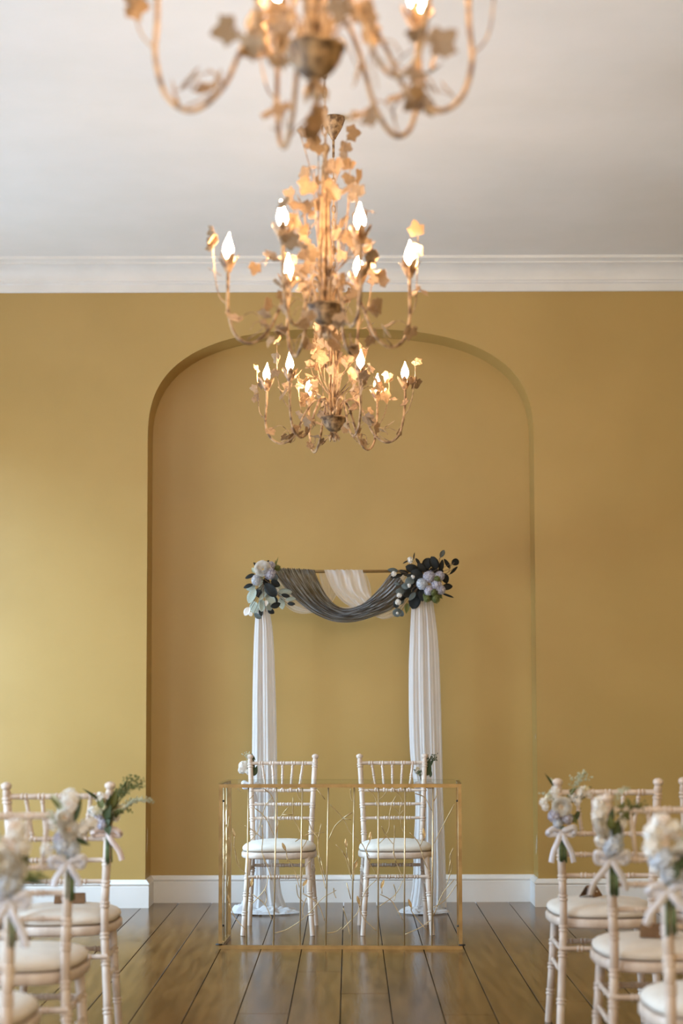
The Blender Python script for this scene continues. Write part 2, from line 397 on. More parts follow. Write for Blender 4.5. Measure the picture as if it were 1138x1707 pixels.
CH['r2'] = chair(.902, 5.18, -.02, 'limewashed guest chair on the right with a wide brown card lying on its seat', gR)
CH['r3'] = chair(.892, 4.25, -.02, 'nearest limewashed guest chair on the right, only its aisle post and cushion in view', gR)
CH['l1'] = chair(-.972, 6.00, .05, 'limewashed guest chair on the left, farthest of its aisle seats, whole back in view', gL)
CH['l1b'] = chair(-1.37, 6.04, .03, 'limewashed guest chair at the left edge with only its right post in view', gL)
CH['l2'] = chair(-.935, 5.00, .03, 'limewashed guest chair on the left in the second row, between two flower posies', gL)
CH['l3'] = chair(-.927, 4.14, .03, 'nearest limewashed guest chair on the left, cut off by the bottom left corner', gL)

# tent cards on the seats
def tent(x, y, z, rz, wdt, hgt, dep, label):
    t = empty('tent_card', (x, y, z), rz); b = MB(); th = .0012
    for s in (-1, 1):
        n = Vector((0, s*hgt, dep)).normalized()*th
        A = [Vector((-wdt/2, s*dep, 0)), Vector((wdt/2, s*dep, 0)), Vector((wdt/2, 0, hgt)), Vector((-wdt/2, 0, hgt))]
        Bk = [p-n for p in A]
        b.add(A+Bk, [(0, 1, 2, 3), (4, 7, 6, 5)]+[(i, (i+1) % 4, 4+(i+1) % 4, 4+i) for i in range(4)])
    b.build('card', M_card, t, smooth=False); tag(t, label, 'card', 'kraft tent cards on guest seats'); return t
t1 = tent(.848, 6.20, .462, 1.0, .078, .040, .028, 'small brown folded tent card with a pale dot on the far right aisle seat')
MB().lathe([(.006, 0), (.006, .001)], (0, 0, 0), 12, Matrix.Rotation(pi/2, 3, 'X')).build('pale_dot', M_petal, t1).location = (.012, -.0175, .014)
tent(.893, 5.13, .462, -.28, .095, .038, .03, 'brown folded tent card on the second right-hand aisle seat')
tent(-.962, 6.04, .462, .03, .105, .034, .02, 'long brown folded tent card on the far left aisle seat')

# ------------------------------------------------------------------ glass-topped table with wrought leaf frame
YT = 8.205; DT = .40
def tpx(u, v):
    """point on the table's front plane, which is turned a little clockwise"""
    Y = YT
    for _ in range(4):
        p = px(u, v, Y); Y = YT - (p.x+.043)*math.tan(radians(2.2))
    return px(u, v, Y)
TA = radians(-2.2); TC = tpx(566.8, 1579); TC.z = 0
tab = tag(empty('glass_table', (TC.x, TC.y, 0)), 'gold metal console table with clear glass top and twisting leaf vines in its frame', 'table')
TR = Matrix.Rotation(TA, 3, 'Z')
def tl(x, y, z): return TC + TR @ Vector((x, y, z))
WT = (tpx(769.4, 1450)-tpx(364.0, 1450)).length; HT = px(566, 1307, 8.21).z; q = .0165
def bar(a, c, name='frame_bar', m=None, sz=q):
    a, c = Vector(a), Vector(c); mid = (a+c)/2; d = c-a
    dims = (abs(d.x)+(sz if abs(d.x) < 1e-6 else 0), abs(d.y)+(sz if abs(d.y) < 1e-6 else 0), abs(d.z)+(sz if abs(d.z) < 1e-6 else 0))
    M = Matrix.Translation(TC-tab.location) @ TR.to_4x4()
    return MB().box(mid, dims, M).build(name, m or M_gold, tab, smooth=False)
hx = WT/2-q/2
for sx in (-1, 1):
    for y in (q/2, DT-q/2): bar((sx*hx, y, .016), (sx*hx, y, HT-q), 'post')
    bar((sx*hx, q, HT-q/2), (sx*hx, DT-q, HT-q/2), 'side_rail'); bar((sx*hx, q, .008), (sx*hx, DT-q, .008), 'side_rail')
bar((-hx-q/2, q/2, HT-q/2), (hx+q/2, q/2, HT-q/2), 'front_rail'); bar((-hx-q/2, q/2, .008), (hx+q/2, q/2, .008), 'front_rail')
MB().box((0, DT/2, HT+.003), (WT+.004, DT, .006), TR.to_4x4()).build('glass_top', M_glass, tab, smooth=False)
for sx in (-1, 1):
    MB().lathe([(.004, -.003), (.016, -.002), (.016, .003), (.004, .004)], tl(sx*(hx+.006), .004, .020)-tab.location, 16).build('levelling_disc', M_black, tab)
    for z in (.68, .10):
        MB().lathe([(.005, 0), (.006, .006), (.003, .009)], tl(sx*(hx-.010), .03, z)-tab.location, 8).build('clip', M_black, tab)
for a_, c_ in zip((413.9, 460.6, 503.7, 547.2, 590.3, 630.6, 674.9, 721.6), (410.4, 455.5, 499.4, 542.5, 586, 629.8, 673.3, 719.6)):
    MB().tube([tpx(a_, 1313)+Vector((0, .008, 0)), tpx(c_, 1577)+Vector((0, .008, 0))], .0036, 8).build('rod', M_palegold, tab, world=True)
for sx in (-1, 1):
    for y in (.14, .27):
        MB().tube([tl(sx*hx, y, HT-q), tl(sx*hx, y, .016)], .0036, 8).build('rod', M_palegold, tab, world=True)
Z1 = (380, 1240, 7.1125); Z2 = (570, 1240, 6.694); Z3 = (360, 1420, 5.69); Z4 = (570, 1420, 5.419); Z5 = (340, 1240, 2.529)
VINES = [
 (Z1, [[(195,970),(300,1035),(400,1120)], [(245,1165),(340,1060),(385,930),(440,740),(525,635)], [(420,530),(500,600),(545,690)],
  [(245,665),(300,610)], [(315,765),(410,840),(480,950),(540,1085)], [(555,1145),(590,960),(640,840),(725,740)], [(640,840),(765,842)],
  [(770,635),(770,860),(830,990),(860,1060)], [(820,530),(830,620),(865,680)], [(795,1160),(870,1110),(960,1070),(1138,1050)],
  [(945,890),(990,1020),(1075,1125)], [(1105,950),(1065,1170),(1085,1380)], [(870,1250),(930,1150),(935,1070)],
  [(400,960),(410,1120),(400,1280),(440,1421)], [(75,1100),(65,1210),(5,1110)], [(65,1210),(100,1340),(140,1450)], [(670,1240),(690,1290),(700,1400)],
  [(110,530),(150,570)]]),
 (Z5, [[(475,190),(510,235)], [(530,255),(585,315),(610,365),(625,385)], [(585,315),(625,290)], [(585,315),(620,320)], [(525,405),(550,350),(585,315)],
  [(1055,255),(1010,340),(970,420)], [(1050,440),(1035,480),(1045,520),(1020,600)], [(555,425),(590,465),(622,570)], [(600,435),(603,480)],
  [(490,480),(512,575)], [(480,470),(500,560),(512,610)]]),
 (Z2, [[(0,830),(110,765)], [(140,1030),(230,1130),(280,1250),(300,1330)], [(95,500),(100,600),(120,645)], [(280,500),(360,580),(395,700)],
  [(415,625),(470,570),(510,505)], [(570,505),(640,570),(680,660)], [(605,580),(555,675),(530,800),(525,930),(495,1010)],
  [(555,675),(640,790),(665,930),(700,1010)], [(655,680),(645,780),(685,740)], [(440,920),(490,1020),(570,1120)], [(415,1110),(490,1040)],
  [(585,910),(585,1040),(575,1180),(600,1330)], [(755,990),(850,1100),(890,1220),(925,1330)], [(805,550),(920,600),(1000,745)],
  [(1015,650),(1050,590),(1060,505)], [(310,1085),(270,1180),(300,1260)], [(50,1160),(50,1270),(0,1200)], [(905,1060),(870,1140)], [(130,1339),(180,1280)]]),
 (Z3, [[(180,0),(200,120),(280,210)], [(440,20),(480,120),(530,270)], [(665,50),(740,170),(790,340)], [(810,245),(840,150),(900,80)],
  [(760,310),(775,420),(830,480)], [(345,405),(460,500),(530,650)], [(340,495),(460,360),(495,240)], [(465,360),(480,440),(465,500)],
  [(555,775),(690,730),(870,600),(1000,450),(1138,365)], [(820,395),(960,490),(1030,660)], [(855,440),(820,540),(825,620)],
  [(125,490),(180,630),(280,740)], [(828,330),(828,390)], [(1115,345),(1120,400),(1138,440)], [(1050,775),(1138,760),(1195,715)]]),
 (Z4, [[(0,705),(100,600),(150,530),(215,350),(310,255)], [(152,480),(160,510),(200,610),(310,715)], [(360,330),(360,380)], [(345,385),(450,450),(550,620)],
  [(335,495),(480,390),(550,260)], [(465,295),(485,370),(470,445)], [(622,500),(640,560),(770,715)], [(570,745),(700,690),(800,620)],
  [(825,585),(910,380),(1015,250)], [(825,505),(930,440),(1040,290)], [(720,0),(760,130),(810,190)], [(460,0),(500,120),(550,240)],
  [(220,0),(240,90),(310,200)], [(40,280),(80,430)], [(10,510),(45,640),(70,750)], [(960,200),(990,20)], [(40,0),(85,200)], [(105,260),(110,140),(135,80)]])]
rv = random.Random(5)
for (ox, oy, sc), lst in VINES:
    for pl in lst:
        d0, d1 = rv.uniform(.001, .012), rv.uniform(.001, .012); n = len(pl)
        P = [tpx(ox+x/sc, oy+y/sc)+Vector((0, d0+(d1-d0)*i/(n-1)+.006*sin(pi*i/(n-1)), 0)) for i, (x, y) in enumerate(pl)]
        C = catmull(P, 5); MB().tube(C, [.0024-.0006*i/len(C) for i in range(len(C))], 6).build('vine', M_wire, tab, world=True)
def gold_leaf(mbm, c, ang, ln, wd, bend=.004, X=Vector((1, 0, 0)), Y=Vector((0, 1, 0)), Z=Vector((0, 0, 1))):
    a = X*cos(ang)+Z*sin(ang); s = -X*sin(ang)+Z*cos(ang); n = 8; V = []; Fc = []
    for side in (1, -1):
        for i in range(n+1):
            t = i/n; ww = wd/2*sin(pi*min(1, t*.92+.04))**.8*(1-.25*t)
            cc = c+a*(t-.5)*ln; off = Y*(side*.0008)
            V += [cc-s*ww+off+Y*bend, cc+off, cc+s*ww+off+Y*bend]
    m = 3*(n+1)
    for k in (0, m):
        for i in range(n):
            for j in (0, 1): Fc.append((k+i*3+j, k+i*3+j+1, k+(i+1)*3+j+1, k+(i+1)*3+j))
    for i in range(n):
        Fc += [(i*3, (i+1)*3, m+(i+1)*3, m+i*3), (i*3+2, (i+1)*3+2, m+(i+1)*3+2, m+i*3+2)]
    return mbm.add(V, Fc)
for u, v, an, ln in ((389, 1387.5, 105, 15), (472.8, 1411.5, 115, 14), (508, 1472, 55, 13), (576.4, 1405.3, 95, 14), (616.8, 1394.2, 85, 15),
                     (706.4, 1389, 95, 17), (637.3, 1474, 70, 15), (597, 1501, 105, 15), (683, 1506.3, 110, 15), (380.7, 1499, 100, 15), (419, 1471, 80, 15), (593, 1441, 75, 13)):
    gold_leaf(MB(), tpx(u, v)+Vector((0, .006, 0)), radians(an), ln/353, .0175).build('leaf', M_goldleaf, tab, world=True)
for sx in (-1, 1):      # vines and leaves of the two side panels
    for k in range(9):
        z0 = rv.uniform(.05, .6); y0 = rv.choice([.02, .14, .27]); y1 = y0+.12
        P = [tl(sx*hx+rv.uniform(-.004, .004), y0, z0), tl(sx*(hx+.006), (y0+y1)/2+.01, z0+rv.uniform(.03, .09)), tl(sx*hx, y1, z0+rv.uniform(.08, .16))]
        MB().tube(catmull(P, 5), .0015, 6).build('vine', M_wire, tab, world=True)
    for y, z in ((.08, .60), (.2, .45), (.33, .27), (.09, .3)):
        gold_leaf(MB(), tl(sx*(hx+.004), y, z), radians(80), .042, .018, X=TR @ Vector((0, 1, 0)), Y=TR @ Vector((sx, 0, 0))).build('leaf', M_goldleaf, tab, world=True)

# ------------------------------------------------------------------ draped arch behind the chairs
YD = 9.62; SD = F/YD
arch = tag(empty('wedding_arch', (px(571, 1500, YD).x, YD, 0)), 'slim gold rod arch frame standing behind the chairs under white drapes', 'arch')
BZ = px(571, 952.5, YD).z; PXL = px(434, 1200, YD).x; PXR = px(709, 1200, YD).x
MB().tube([(PXL, YD, BZ), (PXR, YD, BZ)], .0085, 10).build('crossbar', M_gold, arch, world=True)
for x in (PXL, PXR):
    MB().tube([(x, YD, 0.006), (x, YD, BZ)], .009, 10).build('pole', M_gold, arch, world=True)
    MB().box((x-.03, YD-.01, .006), (.035, .12, .010)).build('foot_plate', M_black, arch, world=True, smooth=False)
def interp(T, t):
    t = max(0, min(1, t))
    for (a, va), (c, vc) in zip(T[:-1], T[1:]):
        if t <= c: k = (t-a)/(c-a) if c > a else 0; return va+(vc-va)*k
    return T[-1][1]
def smooth_edge(P):     # pixel polyline -> function of 0..1 (catmull)
    C = catmull([(x, y, 0) for x, y in P], 8)
    def f(t):
        s = max(0, min(1, t))*(len(C)-1); i = min(int(s), len(C)-2); k = s-i; p = C[i].lerp(C[i+1], k); return p.x, p.y
    return f
def column(left, right, ytop, ybot, seed, nf, label):
    """hanging chiffon tube with soft vertical pleats; left/right: (v, u) edges in the photo"""
    fl_, fr_ = smooth_edge([(u, v) for v, u in left]), smooth_edge([(u, v) for v, u in right])
    t = empty('chiffon_drape', (px((left[0][1]+right[0][1])/2, 1500, YD-.05).x, YD-.05, 0))
    b = MB()
    for layer in (0, 1):
        ph = seed+layer*1.7
        def fn(i, j):
            (ua, va), (ub, vb) = fl_(j), fr_(j)
            u = ua+(ub-ua)*i; v = va+(vb-va)*i
            dep = .0085*sin(i*nf*2*pi+ph+.8*sin(j*4+ph))+.0045*sin(i*nf*5.4*pi+ph*2+2*j)+.0018*sin(i*nf*17*pi+3*j)
            bow = sqrt(max(0, 1-(2*i-1)**2))*.040
            Y = YD + (-.012-bow if layer == 0 else .012+bow*.6) + dep*(.4+.8*j)
            p = px(u, v, YD); return Vector((p.x, Y, max(.012, p.z)))
        b.grid(fn, 56, 40)
    # puddle of cloth on the floor
    b.build('drape_panel', M_sheer, t, world=True)
    tag(t, label, 'drape', 'white chiffon drapes of the arch'); return t
dl = column([(1012, 427), (1060, 423.5), (1150, 421), (1260, 420), (1400, 418), (1480, 416), (1512, 408)],
            [(1012, 448), (1060, 455), (1150, 459), (1260, 461.5), (1400, 463), (1480, 468), (1512, 478)], 0, 0, .3, 2.5,
            'narrow white chiffon drape hanging down the left pole of the arch')
dr = column([(1000, 686), (1060, 683), (1130, 681), (1250, 683), (1330, 692), (1400, 690), (1470, 688), (1512, 682)],
            [(1000, 721), (1060, 729), (1130, 733), (1250, 736.5), (1330, 738), (1400, 741), (1470, 743), (1512, 744)], 0, 0, 1.3, 3.5,
            'wide white chiffon drape hanging down the right pole of the arch')
def puddle(par, u0, u1, hgt, seed, yf=1521):
    Yn = F*EYE/(yf-1172); a = px(u0, 1500, YD).x; c = px(u1, 1500, YD).x
    def fn(i, j):
        x = a+(c-a)*i; e = sin(pi*i)**.45
        r = -1+2*j; y = YD-.03 + r*(YD-Yn)*.95*e
        h = hgt*sqrt(max(0, 1-r*r))*e
        nn = noise.noise(Vector((x*14, y*20, seed)))*.5+noise.noise(Vector((x*30, y*70, seed+3)))*.45
        rd = abs(noise.noise(Vector((x*22+y*30, y*55-x*8, seed+9))))
        return Vector((x+.02*nn, y, max(.008, h*(.75+nn*.8)+.022*(rd-.25)*e)))
    MB().grid(fn, 110, 50).build('floor_puddle', M_sheer, par, world=True)
puddle(dl, 388, 500, .045, 1.0); puddle(dl, 386, 424, .085, 4.0, 1519); puddle(dr, 662, 748, .045, 7.0)

def swag(name, up, lo, Y0, depthf, foldn, amp, m, label, cat, nu=90, nv=40, crinkle=0.0, seed=0.0, group=None):
    fu, flw = smooth_edge(up), smooth_edge(lo)
    c = px(571, 1000, Y0); t = empty(name, (c.x, Y0, c.z))
    def fn(i, j):
        (ua, va), (ub, vb) = fu(i), flw(i)
        j2 = j + .02*sin(i*9+seed)*sin(pi*j)
        u = ua+(ub-ua)*j2; v = va+(vb-va)*j2
        fo = sin(2*pi*foldn*(j+.10*sin(i*3.3+seed)+.03*sin(i*11+2*seed)))
        fo2 = sin(2*pi*foldn*2.3*j+3*i+seed)
        cr = noise.noise(Vector((i*10, j*14, seed)))*crinkle
        Y = Y0 - depthf*sin(pi*j)**.6 - amp*fo*(.5+.5*sin(pi*j)) - amp*.4*fo2 - cr
        p = px(u, v+ (1.2*fo2+.9*fo)*(amp/.012)*sin(pi*j), Y0); return Vector((p.x, Y, p.z))
    o = MB().grid(fn, nu, nv).build('cloth', m, t, world=True); uv = o.data.uv_layers.new(name='weave')
    for lp in o.data.loops: uv.data[lp.index].uv = ((lp.vertex_index // (nv+1))/nu, (lp.vertex_index % (nv+1))/nv)
    return tag(t, label, cat, group)
swag('fabric_swag', [(466, 952), (500, 985), (540, 1005), (575, 1012), (610, 1004), (645, 980), (676, 952)],
     [(458, 985), (478, 1012), (500, 1023), (530, 1022), (572, 1030), (612, 1024), (640, 1032), (664, 1022), (684, 990)], YD-.02, .02, 3, .008, M_tulle,
     'thin white tulle swag hanging behind the grey swag', 'swag', seed=2)
swag('fabric_swag', [(524, 950), (531, 968), (545, 993), (562, 1010), (582, 1014), (606, 1005), (628, 985), (646, 962), (655, 951)],
     [(452, 947), (466, 968), (490, 997), (520, 1021), (555, 1036), (590, 1037), (625, 1027), (655, 1014), (684, 985)], YD-.055, .035, 8.5, .012, M_grey,
     'crinkled grey gauze swag looped between the two flower sprays', 'swag', nu=170, nv=150, crinkle=.012, seed=.7)
# gathers of the grey cloth where it folds over the crossbar
swag('fabric_swag', [(540, 950), (546, 966), (556, 986), (572, 1004), (592, 1016)], [(604, 950), (609, 968), (614, 985), (619, 998), (622, 1010)], YD-.035, .012, 3.5, .007, M_sheer,
     'white chiffon strip hanging over the middle of the gold crossbar', 'swag', nu=40, nv=40, seed=1.1)
swag('fabric_swag', [(531, 951), (534, 970), (540, 988), (548, 1006)], [(562, 951), (567, 974), (562, 990), (551, 1008)], YD+.02, -.005, 2, .005, M_tulle,
     'thin tulle end showing just left of the white chiffon strip', 'swag', nu=30, nv=24, seed=3)
swag('fabric_swag', [(596, 951), (603, 975), (612, 1000)], [(607, 951), (616, 972), (620, 1000)], YD+.025, -.005, 2, .004, M_tulle,
     'thin tulle end showing just right of the white chiffon strip', 'swag', nu=24, nv=14, seed=4)

# ------------------------------------------------------------------ flowers
def floret_ball(r, n, seed, fr=.30, sq=(1, 1, 1), petals=4):
    rr = random.Random(seed); b = MB(); core = []
    for k in range(6):
        a = pi*k/5; core.append((max(.0004, r*.82*sin(a)), -r*.82*cos(a)))
    b.lathe(core, seg=10)
    for i in range(n):
        z = 1-2*(i+.5)/n; ph = i*2.39996; q_ = sqrt(1-z*z); d = Vector((q_*cos(ph), q_*sin(ph), z))
        c = d*r*rr.uniform(.86, 1.04); M = Vector((0, 0, 1)).rotation_difference(d).to_matrix() @ Matrix.Rotation(rr.uniform(0, 6), 3, 'Z')
        s = r*fr*rr.uniform(.8, 1.2)
        V = [c+M @ Vector((0, 0, -.1*s))]; Fc = []
        for p in range(petals):
            a = 2*pi*p/petals; k0_ = len(V)
            for da, rad, hh in ((-.55, .62, .12), (-.22, 1.0, .16), (.22, 1.0, .16), (.55, .62, .12)):
                V.append(c+M @ Vector((cos(a+da)*rad*s, sin(a+da)*rad*s, hh*s)))
            Fc += [(0, k0_, k0_+1), (0, k0_+1, k0_+2), (0, k0_+2, k0_+3)]
        b.add(V, Fc)
    b.v = [(x*sq[0], y*sq[1], z*sq[2]) for x, y, z in b.v]
    return b
def rose(r, seed):
    rr = random.Random(seed); b = MB()
    for ring, (n, tilt, rad, h) in enumerate(((3, .15, .35, .75), (4, .35, .52, .85), (5, .6, .70, .9), (7, .95, .86, .92), (8, 1.3, 1.0, .8))):
        for k in range(n):
            a0 = 2*pi*k/n+ring*.6+rr.uniform(-.1, .1); wd = 1.5*pi/n+.25
            def fn(i, j):
                a = a0+(i-.5)*2*wd; t = j
                rad_ = r*(.12+rad*(.9*sin(t*pi/2)))*(1-.05*cos((i-.5)*6)); z = r*(-.5+h*t*1.25*cos(tilt*.7)) - r*.12*max(0, t-.75)*4*tilt*.5
                zz = z - r*.18*abs(i-.5)**2*4*t
                return Vector((cos(a)*rad_, sin(a)*rad_, zz))
            b.grid(fn, 6, 5)
    return b
def leaf_mesh(name, m, shape='oval', th=.0009):
    """unit leaf: along +X from 0 to 1, width 1 (scaled later)"""
    b = MB(); n = 9; V = []; Fc = []
    for side in (1, -1):
        for i in range(n+1):
            t = i/n
            if shape == 'oval': w_ = .5*(sin(pi*t)**.62)*(1-.12*t)
            elif shape == 'round': w_ = .5*(sin(pi*t)**.5)
            else: w_ = .5*sin(pi*t**.8)*(1-.35*t)
            zc = .10*sin(pi*t)
            for j in (-1, -.5, 0, .5, 1): V.append((t, j*w_, zc+.10*abs(j)*w_*2*.6+side*.010))
    mm = 5*(n+1)
    for k in (0, mm):
        for i in range(n):
            for j in range(4):
                q4 = (k+i*5+j, k+i*5+j+1, k+(i+1)*5+j+1, k+(i+1)*5+j); Fc.append(q4 if k == 0 else q4[::-1])
    for i in range(n):
        for j in (0, 4): Fc.append((i*5+j, (i+1)*5+j, mm+(i+1)*5+j, mm+i*5+j))
    b.add(V, Fc); return b.mesh(name, m)
LM = {'d': leaf_mesh('dark_oval_leaf', M_leafdark), 'D': leaf_mesh('dark_round_leaf', M_leafdark, 'round'), 's': leaf_mesh('sage_oval_leaf', M_leafsage),
      'g': leaf_mesh('grey_round_leaf', M_leafgrey, 'round'), 'o': leaf_mesh('olive_leaf', M_leafgreen, 'point'), 'w': leaf_mesh('white_petal_leaf', M_petal, 'oval'),
      'p': leaf_mesh('pale_green_leaf', M_leafpale), 'm': leaf_mesh('moss_leaf', M_leafmoss, 'point'), 'e': leaf_mesh('grey_oval_leaf', M_leafgrey)}
def aim(ang, face, roll=0.0, pitch=0.0):
    """leaf frame: +X in the image direction ang (degrees ccw), leaf surface facing the viewer (-Y) turned by face"""
    a = radians(ang); X = Vector((cos(a)*cos(pitch), -sin(pitch), sin(a)*cos(pitch)))
    Zv = Vector((0, -1, 0)); Zv = (Zv-X*Zv.dot(X)).normalized(); Yv = Zv.cross(X)
    M = Matrix((X, Yv, Zv)).transposed()
    return M @ Matrix.Rotation(roll, 3, 'X')
def spray_leaf(par, o, sc, YY, rec, rr, spread=.05):
    x, y, ln, wd, an, kind = rec[:6]
    L_, W_ = ln/sc/SD, wd/sc/SD
    Y = YY+rr.uniform(-spread, spread); c = px(o[0]+x/sc, o[1]+y/sc, Y)
    M = aim(an, 0, rr.uniform(-.35, .35), rr.uniform(-.25, .25)); k_ = 1.25 if kind == 's' else 1.12; L_ *= k_; W_ *= k_
    loc = c - M @ Vector((L_/2, 0, 0))
    ob = put('leaf', LM[kind], par, loc-par.location, M, (L_, W_, (L_+W_)/2))
    return loc
def spray(name, cu, cv, label):
    Y = YD-.10; c = px(cu, cv, Y); return tag(empty(name, c), label, 'flowers'), c, Y
# left spray
ls, lc, LY = spray('flower_spray', 440, 985, 'cascading spray of white rose, pale blue blooms and sage leaves at the left arch corner')
O5 = (400, 920); S5 = 9.483; rr = random.Random(3); bases = []
for rec in [(155,385,150,62,205,'d'), (130,540,150,62,200,'d'), (490,600,240,150,-50,'D'), (560,840,150,95,20,'d'), (490,940,110,85,-30,'d'), (810,820,115,62,-5,'d'),
            (720,690,130,62,-12,'d'), (560,500,150,110,-30,'d'), (420,500,170,110,-70,'d'), (300,660,150,110,-60,'d'), (560,770,130,90,-80,'d'), (330,960,110,70,-80,'d'),
            (350,590,180,125,-100,'s'), (190,700,200,120,-115,'s'), (530,400,150,120,-45,'e'), (480,750,165,110,-40,'s'), (710,635,185,112,0,'s'), (665,810,170,100,-85,'s'),
            (800,750,140,62,5,'s'), (230,880,170,130,-80,'s'), (340,850,160,100,-90,'s'), (450,860,125,92,-60,'s'), (280,1010,130,80,-35,'e'), (170,570,130,85,190,'s'),
            (360,700,160,66,-130,'s'), (110,940,140,95,-120,'w'), (165,985,70,60,-60,'w'), (620,548,66,60,0,'p'), (215,290,90,60,120,'p'), (320,380,120,60,-40,'p'), (340,460,120,72,-110,'p'),
            (545,200,100,30,55,'o'), (590,130,100,18,75,'o'), (565,170,80,26,100,'o'), (250,210,110,45,130,'d'), (430,160,80,30,40,'d'), (410,810,90,60,-90,'w')]:
    bases.append(spray_leaf(ls, O5, S5, LY, rec, rr))
def bloom(par, name, mb, m, u, v, Y, tiltx=pi/2):
    me = mb.mesh(name, m); c = px(u, v, Y); return put(name, me, par, c-par.location, (tiltx, 0, random.Random(int(u)).uniform(-.5, .5)))
bloom(ls, 'white_rose', rose(128/S5/SD, 2), M_petal, 400+350/S5, 920+258/S5, LY-.07, pi/2-.2)
bloom(ls, 'blue_bloom', floret_ball(62/S5/SD, 60, 1), M_lilac, 400+492/S5, 920+212/S5, LY-.04)
bloom(ls, 'blue_bloom', floret_ball(92/S5/SD, 90, 2), M_lilac, 400+470/S5, 920+340/S5, LY-.06)
bloom(ls, 'blue_bloom', floret_ball(84/S5/SD, 80, 3, sq=(.85, 1, 1.2)), M_blue, 400+262/S5, 920+450/S5, LY-.06)
bloom(ls, 'green_bloom', floret_ball(50/S5/SD, 50, 4), M_leafgreen, 400+592/S5, 920+255/S5, LY-.03)
b = MB(); hub = px(442, 968, LY)
for i, p in enumerate(bases):
    m_ = hub.lerp(p, .5)+Vector((0, .01, -.01)); b.tube(catmull([hub, m_, p], 4), .0012, 5)
for P in ([(440, 965), (452, 975), (462, 990), (470, 1000)], [(438, 970), (440, 1000), (443, 1020)]):
    b.tube(catmull([px(u, v, LY-.05) for u, v in P], 5), .0018, 6)
b.build('stems', M_twig, ls, world=True)
# right spray
rs, rc, RY = spray('flower_spray', 700, 970, 'dark eucalyptus spray with lilac hydrangeas at the right arch corner')
O6 = (630, 910); S6 = 7.587; bases = []
R6 = [(810,100,105,56,62,'e'), (975,205,95,80,20,'D'), (955,310,135,34,45,'d'), (872,225,135,48,122,'d'), (797,255,155,60,78,'d'), (712,210,155,105,118,'D'),
      (845,410,130,90,-70,'d'), (872,520,130,80,8,'d'), (880,628,150,28,-20,'d'), (620,225,140,112,70,'D'), (550,270,130,85,140,'d'), (430,285,160,100,165,'D'), (490,340,140,105,170,'d'),
      (700,320,120,95,40,'d'), (350,205,80,18,207,'d'), (455,130,90,16,82,'d'), (500,200,95,42,120,'d'), (425,170,70,30,110,'o'), (185,310,125,56,175,'e'), (235,380,150,52,195,'d'), (330,345,140,62,150,'d'),
      (400,440,115,92,200,'g'), (345,510,95,72,190,'g'), (280,580,115,82,185,'g'), (370,600,115,92,220,'D'), (310,650,105,80,210,'D'), (470,700,190,140,-110,'D'), (520,580,190,125,200,'D'),
      (360,790,125,72,-95,'o'), (240,840,110,100,200,'g'), (235,730,110,72,-100,'D'), (290,700,95,70,-120,'g'), (450,500,150,110,190,'d'), (560,420,150,110,170,'d'), (560,620,150,100,-90,'d'),
      (390,540,120,90,210,'D'), (430,390,130,100,170,'d'), (290,850,90,62,-60,'g'), (430,640,120,60,-130,'e'), (610,650,130,92,-100,'o'), (720,660,140,120,-70,'o'), (600,300,120,80,100,'d'),
      (770,620,120,80,-50,'o'), (720,570,100,80,-80,'o'), (660,640,110,80,-90,'m'), (520,430,140,110,150,'d'), (440,450,120,90,190,'d'), (240,480,60,40,180,'g'), (780,330,90,70,20,'d')]
for rec in R6: bases.append(spray_leaf(rs, O6, S6, RY, rec, rr))
for i, (x, y, r_, m_) in enumerate(((645,390,74,M_lilac), (555,482,68,M_blue), (778,382,60,M_lilac), (735,492,68,M_lilac), (645,565,62,M_lilac), (790,555,60,M_lilac))):
    bloom(rs, 'hydrangea', floret_ball(r_/S6/SD, 80, 20+i), m_, O6[0]+x/S6, O6[1]+y/S6, RY-.075)
for i, (x, y, r_) in enumerate(((750, 415, 42), (705, 590, 45), (620, 670, 44), (730, 670, 52))):
    bloom(rs, 'green_bloom', floret_ball(r_/S6/SD, 50, 40+i), M_leafgreen, O6[0]+x/S6, O6[1]+y/S6, RY-.09)
for i, (x, y, r_) in enumerate(((405, 178, 32), (200, 352, 28), (265, 625, 26), (252, 712, 30), (440, 392, 20), (242, 850, 15), (392, 502, 20))):
    bloom(rs, 'white_blossom', floret_ball(r_/S6/SD, 9, 60+i, fr=.7, petals=5), M_petal, O6[0]+x/S6, O6[1]+y/S6, RY-.07)
b = MB(); hub = px(706, 968, RY)
for p in bases:
    m_ = hub.lerp(p, .55)+Vector((0, .01, .006)); b.tube(catmull([hub, m_, p], 4), .0012, 5)
for P in ([(706, 965), (728, 955), (733, 930), (736, 922)], [(715, 965), (745, 955), (749, 945), (757, 938)], [(745, 955), (752, 950), (760, 945)]):
    b.tube(catmull([px(u, v, RY-.02) for u, v in P], 5), .0016, 6)
b.build('stems', M_twig, rs, world=True)

